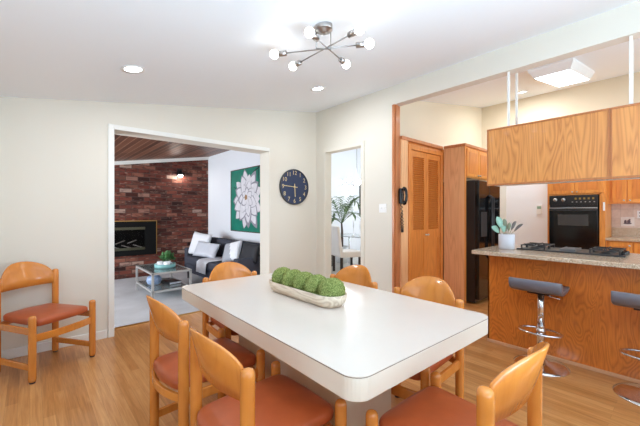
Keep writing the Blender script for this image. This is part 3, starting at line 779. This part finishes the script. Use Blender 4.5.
for i, (y0, y1, lab) in enumerate(((.10, .862, 'oak wall cupboard next to the oven column above the tiled backsplash'),)):
    t = thing('wall_cupboard', lab, 'cabinet', (6.88, (y0 + y1) / 2, 1.43)); h = (y1 - y0) / 2
    MB().box(0, .32, -h, h, 0, .82).build('body', M['cab'], t, bevel=.002)
    for s, a0, a1 in ((1, .005 + .14, h - .04), (-1, -h + .01, .135)):
        a0, a1 = (.165, h - .045) if s == 1 else (-.125, .155)
        D = MB().box(-.018, 0, a0, a1, .015, .79).build('door', M['cab'], t, bevel=.004)
        MB().box(-.023, -.016, a0 + .05, a1 - .05, .07, .74).build('raised_panel', M['pantry'], D, bevel=.006)
        MB().ball((-.03, a0 + .03 if s == 1 else a1 - .03, .05), .013).build('knob', M['steel'], D)
    MB().box(-.018, 0, -h + .0, -.135, .015, .79).build('door', M['cab'], t, bevel=.004)
t = thing('base_cabinet', 'golden oak base cabinet under the back granite counter', 'cabinet', (6.62, -.2, 0))
MB().box(0, .575, -1.0, 1.055, .08, .866).build('body', M['cab'], t)
for k, (y0, y1) in enumerate(((.76, 1.02), (.36, .745), (-.04, .345), (-.44, -.055))):
    D = MB().box(-.018, 0, y0, y1, .12, .85).build('door', M['cab'], t, bevel=.004)
    MB().box(-.023, -.016, y0 + .05, y1 - .05, .18, .79).build('raised_panel', M['pantry'], D, bevel=.006)
    MB().ball((-.03, (y0 + .03) if k % 2 else (y0 + .03 if k == 0 else y1 - .03), .80), .013).build('knob', M['steel'], D)
BC = thing('back_countertop', 'speckled granite counter with upstand along the tiled kitchen wall', 'countertop', (6.58, -.2, .866))
MB().box(0, .62, -1.0, 1.058, 0, .04).build('slab', M['granite'], BC, bevel=.004)
MB().box(.595, .62, -1.0, 1.058, .04, .18).build('upstand', M['granite'], BC, bevel=.003)
struct(MB().box(7.19, 7.2, -1.0, .86, 1.046, 1.43).build('wall_tile', M['tile']))
PT = thing('picture_tile', 'small picture tile with a dark figure on the pinkish backsplash', 'tile', (7.19, .665, 1.148))
MB().box(-.004, 0, -.08, .08, -.07, .07).build('tile', plain('pale_tile', rgb(226, 216, 208), .3), PT, bevel=.001)
m = MB(); m.ball((-.004, .0, -.03), (.002, .05, .014)); m.ball((-.004, -.015, .0), (.002, .022, .026)); m.ball((-.004, .025, -.005), (.002, .016, .03)); m.ball((-.004, -.025, .03), (.002, .012, .01))
m.build('painted_figure', plain('dusky_print', rgb(96, 84, 92), .5), PT)
S = thing('power_outlet', 'white power outlet on the pinkish tiled backsplash', 'outlet', (7.19, .515, 1.262))
MB().box(-.006, 0, -.04, .04, -.06, .06).build('plate', M['white'], S, bevel=.002)
for z in (-.025, .025): MB().lathe([(.016, 0), (.016, .002)], n=16, mat=Matrix.Translation((-.006, 0, z)) @ Matrix.Rotation(-PI / 2, 4, 'Y')).build('socket', M['fab_grey'], S)
S = thing('thermostat', 'small white thermostat with a green display on the white wall beside the oven', 'thermostat', (7.15, 1.87, 1.347))
MB().box(-.025, 0, -.045, .045, -.085, .085).build('case', M['white'], S, bevel=.004)
MB().box(-.028, -.024, -.032, .032, .01, .06).build('display', M['lcd'], S)

# ------------------------------------------------------------------ living room
FP = thing('fireplace', 'black gas fireplace insert with a thin brass edge in the brick wall', 'fireplace', (1.42, 7.288, .786))
m = MB(); hw, hh = .52, .342
m.box(-hw, hw, -.03, 0, .20, hh - .012); m.box(-hw, hw, -.03, 0, -hh, -.22); m.box(-hw, -.40, -.03, 0, -.22, .20); m.box(.31, hw, -.03, 0, -.22, .20); m.box(-.40, .31, -.006, -.002, -.22, .2)
m.build('surround', M['firebox'], FP)
m = MB(); m.box(-hw - .012, hw + .012, -.036, 0, hh - .012, hh); m.box(hw, hw + .012, -.036, 0, -hh, hh - .012); m.box(-hw - .012, -hw, -.036, 0, -hh, hh - .012)
m.build('brass_edge', M['brass'], FP)
m = MB(); m.box(-.40, .31, -.045, -.03, .165, .215); m.build('louver', M['bronze'], FP, bevel=.003)
m = MB(); m.box(-.40, .31, -.045, -.03, -.235, -.185); m.build('louver', M['bronze'], FP, bevel=.003)
m = MB()
for k in range(5):
    a = Vector((-.3 + .1 * k, -.016, -.13 + .03 * (k % 2))); m.tube([a, a + Vector((.16, .0, .06 * (1 if k % 2 else -1)))], .010, 8)
m.build('log_set', M['ash'], FP)
MB().box(-.39, .30, -.03, -.027, -.185, .165).build('glass_pane', M['fireglass'], FP)

SC = thing('wall_sconce', 'small black wall sconce glowing on the brick wall', 'wall lamp', (2.41, 7.3, 2.03))
MB().box(-.05, .05, -.012, 0, .02, .2).build('backplate', M['black'], SC, bevel=.004)
MB().lathe([(.001, .16), (.03, .155), (.062, .06), (.06, .055), (.028, .14), (.001, .145)], (0, -.085, 0), 24).build('shade', M['black'], SC)
MB().tube([(0, -.01, .15), (0, -.085, .165)], .009, 8).build('arm', M['black'], SC)
MB().ball((0, -.085, .05), .04).build('bulb', M['sconce_glow'], SC)

# painting of a white flower (petals painted on the canvas)
PA = thing('painting', 'tall canvas painting of a white flower on teal above the sofa', 'painting', (3.05, 5.54, 1.523))
W2, H2 = .555, .585
MB().box(-.03, 0, -W2, W2, -H2, H2).build('canvas', M['teal'], PA)
m = MB(); e = .014
m.box(-.036, 0, -W2 - e, W2 + e, H2, H2 + e); m.box(-.036, 0, -W2 - e, W2 + e, -H2 - e, -H2); m.box(-.036, 0, W2, W2 + e, -H2, H2); m.box(-.036, 0, -W2 - e, -W2, -H2, H2)
m.build('frame', M['frame'], PA)
m = MB()
def painted(y, z, ang, L, wd, x, mi):
    ca, sa = math.cos(ang), math.sin(ang); P = []
    n = 12
    prof = [(k / n, wd * math.sin(PI * (k / n) ** .85) ** .7 if 0 < k < n else 0) for k in range(n + 1)]
    pts = [(q * L, ww) for q, ww in prof] + [(q * L, -ww) for q, ww in reversed(prof[1:-1])]
    v = [(x, y + a * ca - b * sa, z + a * sa + b * ca) for a, b in pts]
    v = [(px, max(-W2, min(W2, py)), max(-H2, min(H2, pz))) for px, py, pz in v]
    nn = len(v); v2 = [(px + .0012, py, pz) for px, py, pz in v]
    m.add(v + v2, [tuple(range(nn)), tuple(range(nn, 2 * nn))] + [(i, (i + 1) % nn, (i + 1) % nn + nn, i + nn) for i in range(nn)], mi)
rnd = random.Random(3); x = -.0312; cy, cz = -.09, .05
for k in range(7):                       # dark leaf lines on the ground
    painted(rnd.uniform(-.5, .4), rnd.uniform(-.55, .5), rnd.uniform(0, 6), .45, .012, x, 2); x -= .0001
for ring, (cnt, L, wd) in enumerate(((9, .53, .12), (9, .45, .12), (7, .33, .10), (6, .20, .07))):
    for k in range(cnt):
        a = 2 * PI * (k + .5 * (ring % 2)) / cnt + rnd.uniform(-.1, .1)
        up = 1.0 if math.sin(a) > -.2 else 1.12
        painted(cy - .005 * ring, cz - .02, a, L * up * rnd.uniform(.9, 1.08) + .012, wd * 1.16, x, 1); x -= .00025
        painted(cy - .005 * ring, cz - .02, a, L * up * rnd.uniform(.9, 1.02), wd, x, 0); x -= .00025
for k in range(5): painted(cy + .02, cz + .0, 2 * PI * k / 5, .055, .03, x, 3); x -= .0002
m.build('painted_flower', [M['petal'], M['petalg'], M['vein'], M['ochre']], PA)

# sofa
SO = thing('sofa', 'charcoal grey sofa along the white wall under the flower painting', 'sofa', (2.62, 5.52, 0))
MB().box(-.34, .36, -1.08, 1.08, .14, .30).build('base', M['sofa'], SO, bevel=.02)
for y0, y1 in ((-.96, -.003), (.003, .96)): MB().box(-.36, .2, y0, y1, .30, .45).build('seat_cushion', M['sofa'], SO, bevel=.035, seg=4)
MB().box(.22, .38, -1.08, 1.08, .30, .76).build('back', M['sofa'], SO, bevel=.03, seg=4)
for y0, y1 in ((-.95, -.003), (.003, .95)): MB().box(.10, .24, y0, y1, .45, .79).build('back_cushion', M['sofa'], SO, bevel=.04, seg=4)
for s in (-1, 1):
    MB().box(-.34, .36, min(s * .97, s * 1.10), max(s * .97, s * 1.10), .15, .60).build('armrest', M['sofa'], SO, bevel=.025, seg=4)
    for x in (-.29, .3): MB().lathe([(.014, 0), (.024, .14)], (x, s * 1.02, 0), 14).build('leg', M['darkwood'], SO)

def pillow(name, mat, c, rot, w_, h_, th, lab, band=None):
    n = 16; top = []; bot = []; v = []; f = []
    for j in range(n + 1):
        for i in range(n + 1):
            a, b = 2 * i / n - 1, 2 * j / n - 1
            pin = 1 - .08 * (1 - a * a) * abs(b) ** 3; pin2 = 1 - .08 * (1 - b * b) * abs(a) ** 3
            k = max(0, (1 - a ** 4) * (1 - b ** 4)) ** .5
            v.append((a * w_ / 2 * pin2, b * h_ / 2 * pin, k * th / 2))
    N = (n + 1) ** 2
    v += [(p[0], p[1], -p[2]) for p in v]
    mi = []
    mb = MB(); ff = []
    for j in range(n):
        for i in range(n):
            q = j * (n + 1) + i; ff.append((q, q + 1, q + n + 2, q + n + 1)); ff.append((q + N, q + n + 1 + N, q + n + 2 + N, q + 1 + N))
    mb.add(v, ff, 0, True)
    if band:
        for idx, fc in enumerate(mb.f):
            cx = sum(mb.v[q][0] + mb.v[q][1] * .35 for q in fc) / 4
            if cx > band: mb.mi[idx] = 1
    bm_o = mb.build(name, [mat, M['fab_grey']] if band is None else [mat[0], mat[1]])
    bm_o.location = c; bm_o.rotation_euler = Euler([math.radians(a) for a in rot], 'XYZ')
    bmx = bmesh.new(); bmx.from_mesh(bm_o.data); bmesh.ops.remove_doubles(bmx, verts=bmx.verts, dist=.0005); bmx.to_mesh(bm_o.data); bmx.free()
    return tag(bm_o, lab, 'pillow', 'pillows on the sofa')
# pillow faces: local z points out of the sofa (towards -X), local y up
pillow('throw_pillow', M['fab_white'], (2.47, 6.30, .675), (74, 6, -70), .50, .46, .13, 'large white pillow at the brick end of the sofa, behind the silver one')
pillow('throw_pillow', M['fab_silver'], (2.44, 5.92, .60), (64, 4, -68), .56, .30, .12, 'shiny silver oblong pillow in front of the white one on the sofa')
pillow('throw_pillow', (M['fab_grey'], M['fab_white']), (2.56, 5.14, .625), (66, -12, -78), .44, .37, .12, 'grey and white diagonal pillow in the middle of the sofa', band=.02)
pillow('throw_pillow', M['fab_black'], (2.61, 4.62, .66), (74, 2, -90), .5, .30, .12, 'dark charcoal pillow at the painting end of the sofa')
# throw
m = MB(); R = []
prof = [(.10, .462), (-.1, .464), (-.3, .462), (-.362, .452), (-.382, .42), (-.385, .33), (-.384, .24)]
for k, (x, z) in enumerate(prof):
    row = []
    for j in range(15):
        q = j / 14; y = .06 - .42 * q + .10 * (k / 6) ; zz = z + (.004 * math.sin(q * 22 + k) if k < 4 else 0); xx = x - (.006 * math.sin(q * 20) + .008 if k >= 4 else 0)
        row.append((xx, y, zz))
    R.append(row + [(a - .006 if k >= 4 else a, b, c + (.006 if k < 4 else 0)) for a, b, c in reversed(row)])
m.rings(R)
o = m.build('throw_blanket', M['fab_silver2'], loc=(2.62, 5.70, 0)); tag(o, 'light grey throw blanket draped over the sofa seat front', 'blanket')

# coffee table
CT = thing('coffee_table', 'low square metal coffee table with glass top and lower glass shelf', 'table', (1.60, 5.62, .004))
ax, ay = .27, .47
for sx_ in (-1, 1):
    for sy_ in (-1, 1): MB().cbox((sx_ * ax, sy_ * ay, .20), (.03, .03, .40)).build('leg', M['satin'], CT, bevel=.002)
for z, nm in ((.395, 'top_frame'), (.135, 'shelf_frame')):
    m = MB(); m.box(-ax - .015, ax + .015, -ay - .015, -ay + .015, z - .015, z + .012); m.box(-ax - .015, ax + .015, ay - .015, ay + .015, z - .015, z + .012)
    m.box(-ax - .015, -ax + .015, -ay + .015, ay - .015, z - .015, z + .012); m.box(ax - .015, ax + .015, -ay + .015, ay - .015, z - .015, z + .012)
    m.build(nm, M['satin'], CT, bevel=.002)
MB().box(-ax + .015, ax - .015, -ay + .015, ay - .015, .396, .406).build('glass_top', M['tglass'], CT)
MB().box(-ax + .015, ax - .015, -ay + .015, ay - .015, .137, .146).build('glass_shelf', M['tglass'], CT)
TY = thing('serving_tray', 'round aqua tray with cups on the glass coffee table', 'tray', (1.63, 5.60, .4115))
MB().lathe([(.145, 0), (.155, .004), (.158, .06), (.151, .06), (.146, .01), (.001, .008)], n=40).build('dish', M['aqua'], TY)
def cup(loc, rz, lab):
    t = thing('mug', lab, 'mug', loc, rz, 'mugs on the aqua tray')
    MB().lathe([(.035, 0), (.046, .01), (.05, .09), (.046, .09), (.042, .012), (.001, .010)], n=24).build('cup', M['ceramic'], t)
    MB().tube([(.048, 0, .075), (.075, 0, .068), (.078, 0, .04), (.046, 0, .022)], .006, 8).build('handle', M['ceramic'], t)
cup((1.56, 5.61, .4205), 200, 'white mug on the fireplace side of the aqua tray')
cup((1.63, 5.515, .4205), -20, 'white mug in front of the small green plant on the aqua tray')
GP = thing('potted_plant', 'small bushy green plant in a white pot on the aqua tray', 'plant', (1.68, 5.65, .4205))
MB().lathe([(.036, 0), (.044, .005), (.05, .085), (.045, .085), (.001, .075)], n=24).build('pot', M['ceramic'], GP)
rnd = random.Random(5)
m = MB()
for k in range(70):
    a = rnd.uniform(0, 2 * PI); el = rnd.uniform(.15, 1.4); r = rnd.uniform(.08, .18)
    tip = Vector((math.cos(a) * math.cos(el), math.sin(a) * math.cos(el), math.sin(el))) * r + Vector((0, 0, .09))
    st = Vector((0, 0, .07)) + (tip - Vector((0, 0, .07))) * .55
    lm = leafmb(st, tip, .026, 0, (rnd.uniform(-1, 1), rnd.uniform(-1, 1), 1), 4); m.add(lm.v, lm.f, 0, True)
    if k < 25: m.tube([(0, 0, .07), st], .002, 5)
m.build('foliage', M['leaf'], GP)
o = MB().lathe([(.05, 0), (.09, .02), (.11, .07), (.10, .12), (.06, .15), (.055, .15), (.09, .11), (.1, .07), (.001, .02)], n=28).build('ceramic_jar', M['bluewhite'], loc=(1.47, 5.62, .151))
tag(o, 'blue and white ceramic jar on the lower shelf of the coffee table', 'jar')
BK = thing('book_stack', 'dark book lying on the lower shelf of the coffee table', 'book', (1.715, 5.58, .151), 10)
BK.name = 'book'
m = MB(); m.box(-.1, .1, -.14, .14, 0, .006); m.box(-.1, .1, -.14, .14, .036, .042); m.box(-.1, -.094, -.14, .14, .006, .036); m.build('cover', M['black'], BK)
MB().box(-.094, .096, -.136, .136, .006, .036).build('pages', M['fab_white'], BK)

# ------------------------------------------------------------------ dining room glimpsed through the doorway
def parsons(lab, loc, rz):
    t = thing('parsons_chair', lab, 'chair', loc, rz, 'white upholstered dining chairs')
    MB().box(-.25, .25, -.23, .23, .34, .47).build('seat', M['parson'], t, bevel=.03, seg=4)
    m = MB(); m.add([(-.27, -.23, .36), (-.18, -.23, .36), (-.18, .23, .36), (-.27, .23, .36), (-.34, -.225, 1.0), (-.27, -.225, 1.0), (-.27, .225, 1.0), (-.34, .225, 1.0)],
                    [(0, 1, 2, 3), (4, 5, 6, 7), (0, 1, 5, 4), (1, 2, 6, 5), (2, 3, 7, 6), (3, 0, 4, 7)]); m.build('backrest', M['parson'], t, bevel=.025, seg=4)
    for x in (-.22, .21):
        for y in (-.19, .19): MB().box(x - .022, x + .022, y - .022, y + .022, 0, .345).build('leg', M['darkwood'], t, bevel=.003)
    return t
parsons('white upholstered dining chair with dark legs seen whole through the doorway', (5.14, 4.93, .002), -20)
parsons('white upholstered dining chair on the far side of the glass table', (6.32, 5.15, .002), 172)
parsons('white upholstered dining chair mostly hidden behind the nearer white chair', (5.16, 5.50, .002), -4)
DT = thing('glass_table', 'glass dining table on chrome legs seen through the doorway', 'table', (5.75, 5.1, .002))
MB().prism(rrect(-.42, .42, -.75, .75, .05), .735, .75).build('glass_top', M['tglass'], DT)
for sx_ in (-1, 1):
    for sy_ in (-1, 1): MB().tube([(sx_ * .28, sy_ * .6, 0), (sx_ * .28, sy_ * .6, .735)], .018, 12).build('leg', M['chrome'], DT)
for (x, y, h, lab) in ((5.56, 5.12, .42, 'taller white candle on a slim stand on the glass table'), (5.72, 5.06, .34, 'shorter white candle on a slim stand on the glass table')):
    t = thing('candlestick', lab, 'candlestick', (x, y, .752), group='candles on the glass table')
    MB().lathe([(.04, 0), (.042, .005), (.008, .02), (.007, h * .45), (.02, h * .5), (.001, h * .5)], n=20).build('stand', M['ceramic'], t)
    MB().lathe([(.014, h * .5), (.014, h), (.001, h + .003)], n=16).build('candle', M['ceramic'], t)
PL = thing('potted_palm', 'green palm with arching fronds standing behind the white dining chairs', 'plant', (6.02, 5.95, .002))
MB().lathe([(.13, 0), (.15, .01), (.18, .42), (.165, .42), (.15, .36), (.001, .35)], n=28).build('pot', M['ceramic'], PL)
MB().tube([(0, 0, .35), (.01, 0, .8), (0, .01, 1.03)], [.04, .03, .02], 10).build('stem', M['frame'], PL)
rnd = random.Random(11)
for k in range(15):
    a = 2 * PI * k / 15 + rnd.uniform(-.2, .2); L = rnd.uniform(.5, .68); lift = rnd.uniform(.15, .78); m = MB(); pts = []
    for i in range(9):
        q = i / 8; pts.append(Vector((math.cos(a) * L * q * .85, math.sin(a) * L * q * .85, 1.0 + lift * (1.9 * q - .95 * q ** 3) - .10 * q ** 3)))
    m.tube(pts, [.007 - .0006 * i for i in range(9)], 6)
    for i in range(2, 9):
        for sub in (0, .5):
            if i == 8 and sub: continue
            p = pts[i] if not sub else (pts[i] + pts[i + 1]) / 2
            d = (pts[i] - pts[i - 1]).normalized(); sd = d.cross(Vector((0, 0, 1))).normalized()
            for s in (-1, 1):
                tip = p + d * .13 + sd * s * .18 * (1.1 - .45 * i / 8) + Vector((0, 0, -.05))
                lm = leafmb(p, tip, .017, .012, (0, 0, 1), 4); m.add(lm.v, lm.f, 0, True)
    m.build('frond', M['palm'], PL)
DC = thing('chandelier', 'white globe chandelier on a thin rod in the dining room', 'chandelier', (5.45, 4.92, 0))
hub = Vector((0, 0, 1.93)); m = MB().tube([(.0, 0, ceil_z(5.45)), (0, 0, 1.90)], .007, 8); m.build('rod', M['nickel'], DC)
MB().lathe([(.001, ceil_z(5.45) - .05), (.06, ceil_z(5.45) - .03), (.065, ceil_z(5.45) + .01)], n=24).build('canopy', M['nickel'], DC)
for (gx, gy, gz) in ((5.173, 5.17, 1.968), (5.323, 5.037, 2.013), (5.256, 5.096, 1.857), (5.356, 5.008, 1.835), (5.473, 4.86, 1.968), (5.54, 4.82, 1.87)):
    p = Vector((gx - 5.45, gy - 4.92, gz)); A = MB().tube([hub, p], .005, 6).build('arm', M['nickel'], DC)
    MB().ball(p, .045).build('globe', M['globe'], A)
WP = thing('picture', 'narrow dark framed picture on the far dining room wall', 'picture', (7.74, 6.7, 1.68))
MB().box(-.2, .2, -.03, 0, -.46, .46).build('frame', M['black'], WP, bevel=.004)
MB().box(-.16, .16, -.034, -.03, -.42, .42).build('print', plain('pale_print', rgb(190, 190, 190), .5, var=.4, scale=5), WP)
